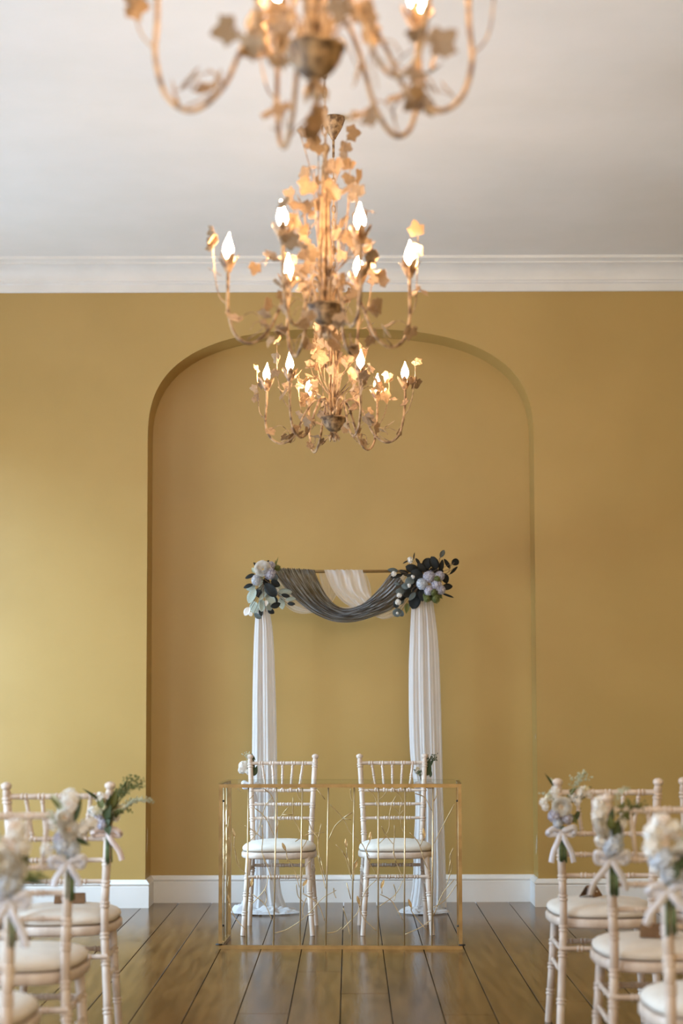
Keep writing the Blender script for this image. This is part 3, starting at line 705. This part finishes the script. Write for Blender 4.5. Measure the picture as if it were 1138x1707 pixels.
# posies tied to the aisle-side posts -------------------------------------------------
POSY = {'hyd': floret_ball(.026, 34, 5, fr=.42).mesh('posy_hydrangea', M_blue), 'hyl': floret_ball(.024, 34, 6, fr=.42).mesh('posy_lilac', M_lilac),
        'rose': rose(.036, 7).mesh('posy_rose', M_petal), 'cream': rose(.026, 8).mesh('posy_cream_rose', M_cream),
        'bud': floret_ball(.013, 10, 9, fr=.8, petals=5).mesh('posy_white_bud', M_petal), 'ybud': floret_ball(.010, 9, 10, fr=.8, petals=5).mesh('posy_cream_bud', M_cream)}
def ribbon(par, mt, sd, tails, sx=1.0):
    rr_ = random.Random(sd); b = MB()
    def strip(P, wd, tw0=0, tw1=0):
        C = catmull(P, 8); n = len(C); V = []
        for i, p in enumerate(C):
            d = (C[min(i+1, n-1)]-C[max(i-1, 0)]).normalized(); s = d.cross(Vector((0, 1, 0)))
            s = s.normalized() if s.length > 1e-3 else Vector((1, 0, 0)); nn = d.cross(s).normalized()
            a = tw0+(tw1-tw0)*i/n; s2 = s*cos(a)+nn*sin(a); n2 = (nn*cos(a)-s*sin(a))*.0005
            w_ = wd*(.55+.45*min(1, i/4))
            V += [p-s2*w_+n2, p+s2*w_+n2, p+s2*w_-n2, p-s2*w_-n2]
        Fc = [(4*i+k, 4*i+(k+1) % 4, 4*i+4+(k+1) % 4, 4*i+4+k) for i in range(n-1) for k in range(4)]
        b.add(V, Fc)
    for s in (-1, 1):
        strip([(0, -.026, 0), (s*.024*sx, -.034, .011), (s*.043*sx, -.036, .006+rr_.uniform(-.008, .012)), (s*.040*sx, -.028, -.008), (s*.018, -.026, -.006), (0, -.026, 0)], .010, .0, .3*s)
    for (x, z) in tails:
        x *= 1.15; z *= 1.2
        strip([(0, -.028, 0), (x*.35, -.036, z*.3), (x*.8, -.034, z*.65), (x, -.030, z)], .0095, 0, rr_.uniform(-.5, .5))
    b.tube([(-.019, -.004, 0), (-.012, -.022, .001), (0, -.028, 0), (.012, -.022, -.001), (.019, -.004, 0)], .0045, 6)
    b.tube([(.019, -.004, 0), (.016, .012, 0), (0, .019, 0), (-.016, .012, 0), (-.019, -.004, 0)], .0030, 6)
    b.build('ribbon', mt, par)
def posy(loc, rz, seed, style, tails, label, mt=None, lean=0.0):
    rr_ = random.Random(seed); t = tag(empty('flower_posy', loc, rz), label, 'posy', 'posies tied to chair backs')
    b = MB()
    for k in range(9):
        x = rr_.uniform(-.004, .016)
        b.tube([(x*.6, -.020+rr_.uniform(-.004, .004), .02), (x, -.021+rr_.uniform(-.004, .004), -.04), (x*1.1+lean*.2, -.022+rr_.uniform(-.004, .004), -.095-rr_.uniform(0, .012))], .0026, 6)
    b.build('stems', M_stem, t)
    def P(kind, x, y, z, s=1.0):
        me = POSY[kind]; put({'hyd': 'blue_hydrangea', 'hyl': 'lilac_hydrangea', 'rose': 'white_bloom', 'cream': 'cream_bloom', 'bud': 'bud', 'ybud': 'bud'}[kind], me, t,
                             (x+lean*z, -.03+y, z), (pi/2+rr_.uniform(-.6, .2), rr_.uniform(-.5, .5), rr_.uniform(-.6, .6)), s)
    def tw(P_, r=.0011, m=M_stem, nm='sprig'):
        MB().tube(catmull(P_, 5), r, 5).build(nm, m, t)
    for rec in style['heads']: P(*rec)
    for (x, y, z, kind, an, ln, wd) in style['leaves']:
        M = aim(an, 0, rr_.uniform(-.5, .5), rr_.uniform(-.3, .3)); put('leaf', LM[kind], t, (x+lean*z, -.03+y, z), M, (ln, wd, (ln+wd)/2))
    for (x, z, n, dx, dz, spr, m_) in style['sprigs']:     # fine branching sprigs of seed heads
        b = MB()
        for k in range(n):
            ex, ez = x+dx*rr_.uniform(.5, 1.1)+spr*rr_.uniform(-1, 1), z+dz*rr_.uniform(.55, 1.1); ey = -.03+rr_.uniform(-.03, .03)
            C = catmull([(x*.4, -.028, z-.04), ((x+ex)/2, ey, (z+ez)/2+.008), (ex, ey, ez)], 4); b.tube(C, .0007, 4)
            for q_ in range(3, len(C)):
                c = C[q_]+Vector((rr_.uniform(-.006, .006), rr_.uniform(-.006, .006), rr_.uniform(-.004, .006)))
                b.lathe([(.0006, -.0035), (.0028, -.001), (.0028, .001), (.0006, .0035)], c, 5)
        b.build('seed_sprig', m_, t)
    ribbon(t, mt or M_ribbon, seed, tails)
    return t
def heads_mix(seed, base):
    rr_ = random.Random(seed); return base+[('bud', rr_.uniform(-.04, .04), rr_.uniform(-.02, .01), rr_.uniform(.07, .15), rr_.uniform(.7, 1.2)) for _ in range(6)]
def post_at(key, side, z):
    o = CH[key]; x = side*(.1505+.0185*max(0, (z-.45)/.42)**1.3); y = -.180-.05*max(0, (z-.5)/.37)**1.5
    v = Matrix.Rotation(o.rotation_euler.z, 3, 'Z') @ Vector((x, y, 0)); return Vector((o.location.x+v.x, o.location.y+v.y, z))
ST_R1 = dict(heads=[('rose', .002, -.01, .085, .95), ('hyl', -.022, 0, .055, .9), ('hyl', .020, 0, .045, .8), ('hyd', -.012, -.005, .030, .6), ('bud', -.058, 0, .100, .9), ('ybud', -.040, 0, .118, 1), ('bud', -.052, 0, .085, .8),
                    ('bud', .040, 0, .118, 1.0), ('bud', .062, 0, .126, 1.1), ('bud', .072, 0, .135, 1.1), ('bud', .055, -.01, .105, .9), ('bud', .095, 0, .128, .9), ('bud', -.015, 0, .14, 1.1), ('bud', -.020, 0, .125, 1.2), ('ybud', .085, 0, .145, 1)],
             leaves=[(-.01, 0, .13, 'p', 115, .06, .022), (-.025, 0, .155, 'm', 125, .055, .010), (.03, 0, .10, 'm', 35, .06, .02), (.05, .01, .11, 'm', 25, .06, .02), (.035, 0, .06, 'o', -60, .04, .018),
                     (.02, 0, .12, 'o', 40, .05, .02), (.06, 0, .14, 'm', 15, .05, .014), (.04, .01, .03, 'm', 60, .06, .02)],
             sprigs=[(.04, .14, 10, .05, .07, .03, M_leafpale), (-.02, .10, 5, -.03, .04, .02, M_leafpale)])
ST_L1 = dict(heads=[('cream', -.012, -.01, .085, .9), ('cream', .025, 0, .075, .9), ('hyl', -.028, 0, .040, .8), ('hyl', -.012, -.01, .028, .7), ('ybud', -.035, 0, .075, 1.1), ('bud', -.045, 0, .07, 1), ('bud', -.02, 0, .115, 1.1),
                    ('ybud', .045, 0, .075, 1.1), ('ybud', .055, 0, .085, .9), ('bud', .03, 0, .05, .9), ('ybud', -.03, 0, .06, .9)],
             leaves=[(-.02, 0, .105, 'm', 145, .075, .012), (-.01, -.01, .05, 'm', 60, .06, .03), (.0, -.01, .07, 'm', 75, .06, .025), (.01, 0, .04, 'm', 45, .06, .025), (.005, -.015, .03, 'm', -80, .04, .03), (.02, 0, .10, 'o', 50, .06, .02), (-.03, 0, .06, 'o', 160, .04, .02), (.0, -.02, .045, 'm', 70, .05, .04), (.01, -.02, .06, 'm', 95, .06, .035), (.005, -.02, .02, 'm', 85, .05, .03), (.02, -.015, .08, 'o', 80, .07, .03), (-.01, -.015, .08, 'o', 110, .05, .03)],
             sprigs=[(.02, .10, 26, .085, .085, .03, M_leafgreen), (.04, .08, 14, .09, .03, .03, M_leafpale), (.02, .06, 10, .05, .01, .02, M_leafgreen)])
ST_2 = dict(heads=[('bud', -.030, 0, .155, 1.3), ('bud', -.028, 0, .138, 1.3), ('bud', -.034, 0, .122, 1.3), ('rose', -.030, -.01, .095, .8), ('rose', -.022, 0, .075, .7), ('hyd', .004, -.01, .038, 1.0), ('hyd', .012, 0, .065, .8), ('hyl', .018, 0, .085, .7),
                   ('cream', -.006, 0, .095, .7), ('ybud', .0, 0, .125, 1.1), ('bud', -.03, 0, .05, 1.1), ('hyd', -.008, 0, .022, .7), ('bud', .03, 0, .10, 1.0)],
            leaves=[(.0, -.01, .07, 'm', 60, .05, .025), (.01, 0, .09, 'm', 30, .05, .022), (.02, 0, .11, 'o', 20, .06, .02), (-.005, -.01, .10, 'm', 80, .05, .02), (.01, 0, .12, 'o', 55, .05, .02), (.004, -.02, .06, 'm', 75, .055, .035), (.0, -.018, .08, 'o', 100, .05, .03)],
            sprigs=[(.02, .12, 9, .06, .04, .03, M_leafgreen), (.01, .15, 5, .03, .05, .02, M_leafpale)])
ST_L2 = dict(heads=[('bud', .010, 0, .160, 1.6), ('bud', .006, 0, .175, 1.5), ('rose', -.006, -.01, .120, .75), ('rose', .006, -.01, .090, .8), ('bud', .040, 0, .085, 1.2), ('bud', .052, 0, .098, 1.2), ('bud', .066, 0, .105, 1.1), ('hyd', -.012, 0, .045, .95),
                    ('hyd', .014, 0, .035, .8), ('bud', -.035, 0, .105, 1.2), ('hyl', -.018, 0, .065, .8), ('bud', -.055, 0, .035, 1.1)],
             leaves=[(-.01, 0, .13, 'p', 125, .07, .02), (-.02, 0, .145, 'o', 135, .05, .012), (.02, -.01, .11, 'm', 70, .06, .018), (.02, 0, .07, 'm', -30, .05, .02), (.025, 0, .12, 'o', 80, .07, .012)],
             sprigs=[(-.02, .09, 5, -.03, .05, .02, M_leafpale)])
ST_3 = dict(heads=[('bud', -.030, 0, .13, 1.5), ('bud', -.012, 0, .15, 1.5), ('bud', .010, 0, .14, 1.4), ('bud', -.034, 0, .10, 1.4), ('rose', .022, -.01, .070, .85), ('hyd', -.012, -.01, .070, 1.0), ('hyd', .004, -.005, .040, .9), ('hyd', .028, 0, .035, .8), ('bud', -.03, 0, .085, 1.3),
                   ('bud', -.02, 0, .055, 1.3), ('bud', .035, 0, .10, 1.2), ('hyd', -.026, 0, .065, .7)],
            leaves=[(.0, -.01, .035, 'm', 50, .04, .022), (.03, 0, .10, 'm', 40, .06, .02), (.02, -.01, .03, 'm', 10, .05, .02), (.008, -.025, .025, 'm', 80, .05, .035), (.02, -.02, .05, 'm', 50, .05, .03)], sprigs=[(.03, .10, 6, .04, .05, .02, M_leafpale)])
ST_L3 = dict(heads=[('bud', .018, 0, .16, 1.4), ('bud', .016, 0, .145, 1.3), ('rose', -.012, -.01, .085, 1.05), ('rose', .010, -.005, .07, .9), ('hyd', -.006, 0, .035, 1.1), ('hyd', .015, 0, .04, .8), ('bud', .03, 0, .12, 1.3), ('bud', -.02, 0, .12, 1.3)],
             leaves=[(.03, 0, .09, 'o', 70, .05, .02), (.035, 0, .06, 'm', 90, .06, .02), (.03, 0, .05, 'm', -10, .06, .016), (-.02, 0, .12, 'p', 100, .07, .02)], sprigs=[(.03, .05, 6, .06, .0, .015, M_leafgreen)])
def pz(key, side, u, v):
    """post point whose height matches the bow's pixel row"""
    z = .68
    for _ in range(3):
        p = post_at(key, side, z); z = px(u, v, p.y).z
    return post_at(key, side, z)
posy(pz('r1', -1, 930, 1386), 0, 1, ST_R1, [(-.030, -.085), (.036, -.085)], 'white and lilac posy with white ribbon on the farthest right aisle chair')
posy(pz('r2', -1, 1012, 1430), 0, 2, ST_2, [(-.055, -.085), (.034, -.075)], 'pale blue and white posy with long ribbon tails on the second right aisle chair')
posy(pz('r3', -1, 1108, 1482), 0, 3, ST_3, [(-.045, -.065), (.045, -.065)], 'light blue posy with white ribbon on the nearest right chair')
posy(pz('l1', 1, 182, 1387), 0, 4, ST_L1, [(.045, -.075)], 'yellow and lilac posy with feathery grass and blush ribbon on the farthest left aisle chair', M_ribbonpink)
posy(pz('l2', 1, 112, 1436), 0, 5, ST_L2, [(-.032, -.055), (.030, -.055)], 'white and blue posy on the second left aisle chair')
posy(pz('l3', 1, 18, 1500), 0, 6, ST_L3, [(.035, -.085), (-.03, -.06)], 'white rose and blue posy on the nearest left chair, at the left edge')
ST_F = dict(heads=[('rose', .040, .0, .10, .8), ('rose', .046, 0, .085, .7), ('bud', .02, 0, .075, 1), ('bud', .05, 0, .11, 1)],
            leaves=[(-.01, 0, .07, 'm', 80, .07, .03), (.0, 0, .09, 'm', 100, .06, .03), (-.015, 0, .10, 'm', 70, .06, .025), (-.02, 0, .13, 'm', 60, .05, .01), (.01, .01, .06, 'm', 90, .07, .03), (-.01, .01, .05, 'm', 110, .06, .03), (0, 0, .12, 'o', 95, .05, .012)],
            sprigs=[(.01, .11, 6, .02, .06, .02, M_leafpale)])
p = post_at('fl', 1, .735); t_ = posy(p+Vector((0, 0, -.02)), pi, 8, ST_F, [(-.02, -.07)], 'white rose posy tied behind the outer post of the left table chair')
ST_G = dict(heads=[('ybud', .03, 0, .085, .8), ('bud', .035, 0, .07, .7), ('ybud', .028, 0, .06, .7)],
            leaves=[(-.02, 0, .05, 'm', 80, .07, .03), (-.02, 0, .08, 'm', 100, .06, .026), (-.03, 0, .09, 'm', 60+60, .05, .012), (-.02, .01, .05, 'm', 110, .06, .03), (.02, 0, .07, 'm', 20, .04, .012), (-.035, .01, .04, 'm', 90, .05, .02)],
            sprigs=[(-.02, .09, 14, -.03, .07, .03, M_leafmoss), (.02, .05, 5, .01, .02, .02, M_leafmoss)])
p = post_at('fr', -1, .735); posy(p+Vector((0, 0, -.02)), pi, 9, ST_G, [(.015, -.05)], 'dark leafy posy tied behind the outer post of the right table chair')

# ------------------------------------------------------------------ chandeliers
def ivy_leaf():
    ang = [(-90, .12), (-74, .40), (-50, .52), (-30, .72), (-12, .64), (6, .70), (26, .90), (40, .70), (56, .66), (72, .84), (90, 1.02)]
    P = [(r*cos(radians(a)), r*sin(radians(a))) for a, r in ang]; P = P+[(-x, y) for x, y in P[-2:0:-1]]; n = len(P)
    V = []; Fc = []
    for side in (1, -1):
        for x, y in P:
            rr_ = sqrt(x*x+y*y); V.append((x, y+.12, .20*rr_*rr_-.10*abs(x)+side*.012))
        V.append((0, .12, side*.012))
        for x, y in P: V.append((x*.5, y*.5+.12, .05+.04*abs(x)+side*.012))
    m = 2*n+1
    for s in (0, m):
        for k in range(n):
            k2 = (k+1) % n; q4 = [(s+k, s+k2, s+n+1+k2, s+n+1+k), (s+n+1+k, s+n+1+k2, s+n)]
            Fc += q4 if s == 0 else [f[::-1] for f in q4]
    for k in range(n): Fc.append((k, m+k, m+(k+1) % n, (k+1) % n))
    return MB().add(V, Fc).mesh('ivy_leaf', M_ironleaf, smooth=False)
IVY = ivy_leaf()
def cup_mesh():
    b = MB(); b.lathe([(.004, -.012), (.010, -.008), (.013, 0), (.011, .006), (.0, .006)], seg=12)
    for k in range(6):
        a0 = 2*pi*k/6
        for side in (0, 1):
            def fn(i, j):
                t = j; wd = .55*sin(pi*min(1, .18+.82*t))**.7*(1-.2*t) if t < 1 else 0
                r = .010+.018*sin(min(1, t*1.1)*pi/2)+.012*max(0, t-.65)*2; a = a0+(i-.5)*2*wd
                return Vector((cos(a)*(r-side*.0012), sin(a)*(r-side*.0012), .050*t-.004))
            b.grid(fn, 4, 7)
    return b.mesh('candle_cup', M_iron)
CUP = cup_mesh()
SLV = MB().lathe([(.0075, 0), (.0085, .006), (.0085, .026), (.007, .030)], seg=12).mesh('candle_sleeve', M_wick)
def bulb_mesh():
    prof = [(.0068, .0), (.0085, .006), (.0135, .016), (.0160, .026), (.0155, .036), (.0120, .048), (.0075, .059), (.0040, .068), (.0018, .076), (.0006, .081)]
    b = MB(); b.lathe(prof, seg=14)
    b.v = [(x+(.10*(z-.05) if z > .05 else 0), y, z) for x, y, z in b.v]; return b.mesh('bulb', M_bulb)
BULB = bulb_mesh()
def chandelier(x, y, rot, seed, label, ths):
    rr_ = random.Random(seed)
    T = tag(empty('chandelier', (x, y, ZC), rot), label, 'chandelier', 'ivy leaf chandeliers hanging in line'); z0 = -ZC
    def B(z): return z-ZC
    MB().lathe([(.002, B(3.575)), (.010, B(3.580)), (.014, B(3.590)), (.028, B(3.612)), (.040, B(3.635)), (.047, B(3.655)), (.050, B(3.665)), (.048, B(3.6745))], seg=24).build('canopy', M_iron, T)
    MB().tube([(0, 0, B(3.582)), (0, 0, B(3.500))], .0055, 8).build('rod', M_iron, T)
    ch = MB(); z = 3.495; k = 0
    while z > 2.86:
        ring = []; ax = (1, 0) if k % 2 else (0, 1)
        for q_ in range(13):
            a = 2*pi*q_/12; ring.append((ax[0]*.0075*cos(a), ax[1]*.0075*cos(a), B(z-.014+.019*sin(a))))
        ch.tube(ring, .0023, 6, False); z -= .030; k += 1
    ch.build('chain', M_iron, T)
    st = MB().tube([(0, 0, B(2.87)), (0, 0, B(2.40))], .007, 10)
    st.lathe([(.004, B(2.872)), (.014, B(2.862)), (.016, B(2.85)), (.008, B(2.836)), (.006, B(2.82))], seg=12); st.build('stem', M_iron, T)
    for q_ in range(6):
        a = q_*pi/3+.3
        MB().tube(catmull([(.012*cos(a), .012*sin(a), B(2.36)), (.020*cos(a), .020*sin(a), B(2.47)), (.014*cos(a), .014*sin(a), B(2.60)), (.007*cos(a), .007*sin(a), B(2.80))], 5), .0042, 6).build('stem_wire', M_iron, T)
    MB().lathe([(.010, B(2.300)), (.022, B(2.305)), (.036, B(2.318)), (.048, B(2.336)), (.054, B(2.356)), (.058, B(2.358)), (.058, B(2.364)), (.052, B(2.364)), (.046, B(2.345)), (.01, B(2.33))], seg=24).build('bowl', M_irondark, T)
    fi = MB().lathe([(.010, B(2.305)), (.009, B(2.292)), (.014, B(2.286)), (.010, B(2.276)), (.003, B(2.258))], seg=12)
    for q_ in range(5):
        a = 2*pi*q_/5
        fi.tube([(.008*cos(a), .008*sin(a), B(2.292)), (.020*cos(a), .020*sin(a), B(2.272)), (.022*cos(a), .022*sin(a), B(2.258))], [.006, .007, .001], 6)
    fi.build('finial', M_iron, T)
    def leaf(par, c, sz, nrm=None):
        n = nrm or Vector((rr_.uniform(-1, 1), rr_.uniform(-1, 1), rr_.uniform(-.6, .9))).normalized()
        M = Vector((0, 0, 1)).rotation_difference(n).to_matrix() @ Matrix.Rotation(rr_.uniform(0, 6.28), 3, 'Z')
        return put('leaf', IVY, par, c, M, sz)
    def sprout(P, nleaf, r=.0021, sz=.030, tip=True):
        nleaf += 1; sz *= 1.17
        C = catmull(P, 6); v = MB().tube(C, [r*(1-.45*i/len(C)) for i in range(len(C))], 6).build('vine', M_iron, T)
        for q_ in range(nleaf):
            t = 1.0 if (tip and q_ == 0) else rr_.uniform(.35, .95); i = min(len(C)-1, int(t*(len(C)-1)))
            off = Vector((rr_.uniform(-1, 1), rr_.uniform(-1, 1), rr_.uniform(-.4, 1)))*(.004 if t == 1.0 else .022)
            leaf(v, C[i]+off, sz*rr_.uniform(.75, 1.15))
    for q_ in range(6):
        a = radians(ths[q_]-90); e = Vector((cos(a), sin(a), 0)); tn = Vector((-sin(a), cos(a), 0)); dz = rr_.uniform(-.012, .012); R = .300+rr_.uniform(-.008, .008)
        P = [e*.020+Vector((0, 0, B(2.352))), e*.040+Vector((0, 0, B(2.42))), e*.085+Vector((0, 0, B(2.437))), e*.130+Vector((0, 0, B(2.375))), e*.170+Vector((0, 0, B(2.290))),
             e*.225+Vector((0, 0, B(2.250+dz*.6))), e*.275+Vector((0, 0, B(2.275+dz*.6))), e*.298+Vector((0, 0, B(2.345))), e*R+Vector((0, 0, B(2.425+dz))), e*R+Vector((0, 0, B(2.485+dz)))]
        arm = MB().tube(catmull(P, 6), .0052, 8).build('arm', M_iron, T)
        top = P[-1]
        put('candle_cup', CUP, arm, top, (0, 0, rr_.uniform(0, 3))); put('candle_sleeve', SLV, arm, top+Vector((0, 0, .004)))
        put('bulb', BULB, arm, top+Vector((0, 0, .032)), (rr_.uniform(-.06, .06), rr_.uniform(-.06, .06), rr_.uniform(0, 6)))
        # curled tendrils and leaves growing from the arm
        b1 = e*.298+Vector((0, 0, B(2.36)))
        side = rr_.choice((-1, 1))
        o1 = e*(R+.045)+tn*(.03*side)
        sprout([b1, b1+e*.03+tn*.015*side+Vector((0, 0, .04)), o1+Vector((0, 0, B(2.50))), o1+e*.004+Vector((0, 0, B(rr_.uniform(2.58, 2.65))))], 3, .0024, .030)
        b2 = e*.24+Vector((0, 0, B(2.253)))
        sprout([b2, b2-e*.05-tn*.03*side+Vector((0, 0, .035)), b2-e*.02-tn*.07*side+Vector((0, 0, .07)), b2+e*.03-tn*.06*side+Vector((0, 0, .05))], 2, .0019, .030)
        # open spiral curl under the loop
        cc = b2+e*-.045+Vector((0, 0, .030)); sp = [cc+(e*cos(s_*.9)+Vector((0, 0, 1))*sin(s_*.9))*(.036-.0035*s_)+tn*.006*s_*side for s_ in range(7)]
        sprout(sp, 1, .0018, .026, tip=False)
        b3 = e*.075+Vector((0, 0, B(2.44)))
        sprout([b3, b3+e*.05+tn*.03+Vector((0, 0, .05)), b3+e*.10+tn*.02+Vector((0, 0, .06)), b3+e*.14+tn*.05+Vector((0, 0, .03))], 2, .0019, .031)
    for q_ in range(12):
        a = q_*2.39996+seed; e = Vector((cos(a), sin(a), 0)); r1 = rr_.uniform(.04, .17); zt = 2.80-r1*.9+rr_.uniform(-.10, .10)
        sprout([e*.014+Vector((0, 0, B(2.45))), e*(.02+r1*.45)+Vector((0, 0, B(2.52))), e*r1*.9+Vector((0, 0, B((2.52+zt)/2))), e*r1+Vector((0, 0, B(zt)))], 3, .0024, .031)
    for q_ in range(5):      # leaves crowding round the bowl and between the arms
        a = q_*2.39996+seed*.7; e = Vector((cos(a), sin(a), 0)); r1 = rr_.uniform(.08, .17)
        sprout([e*.045+Vector((0, 0, B(2.36))), e*(r1*.6)+Vector((0, 0, B(rr_.uniform(2.38, 2.44)))), e*r1+Vector((0, 0, B(rr_.uniform(2.30, 2.46))))], 1, .0020, .028)
    for q_ in range(3):
        a = q_*2.1+seed*1.3; e = Vector((cos(a), sin(a), 0))
        sprout([e*.008+Vector((0, 0, B(2.66))), e*.04+Vector((0, 0, B(2.76))), e*.07+Vector((0, 0, B(2.86))), e*.09+Vector((0, 0, B(2.92)))], 2, .0022, .029)
    return T
S1 = 7.38
xc = px(555.5, 230, S1).x
chandelier(xc, S1, 0, 11, 'farthest and smallest-looking ivy chandelier, hanging in front of the alcove', (-37, 22, 82, 142, 202, 262))
chandelier(xc-.008, 5.27, 0, 23, 'middle ivy chandelier, overlapping the cornice', (-23, 21, 118, 160, 205, 272))
chandelier(xc+.002, 3.16, 0, 37, 'nearest, most blurred ivy chandelier, cut off by the top of the frame', (-18, 42, 98, 138, 196, 268))
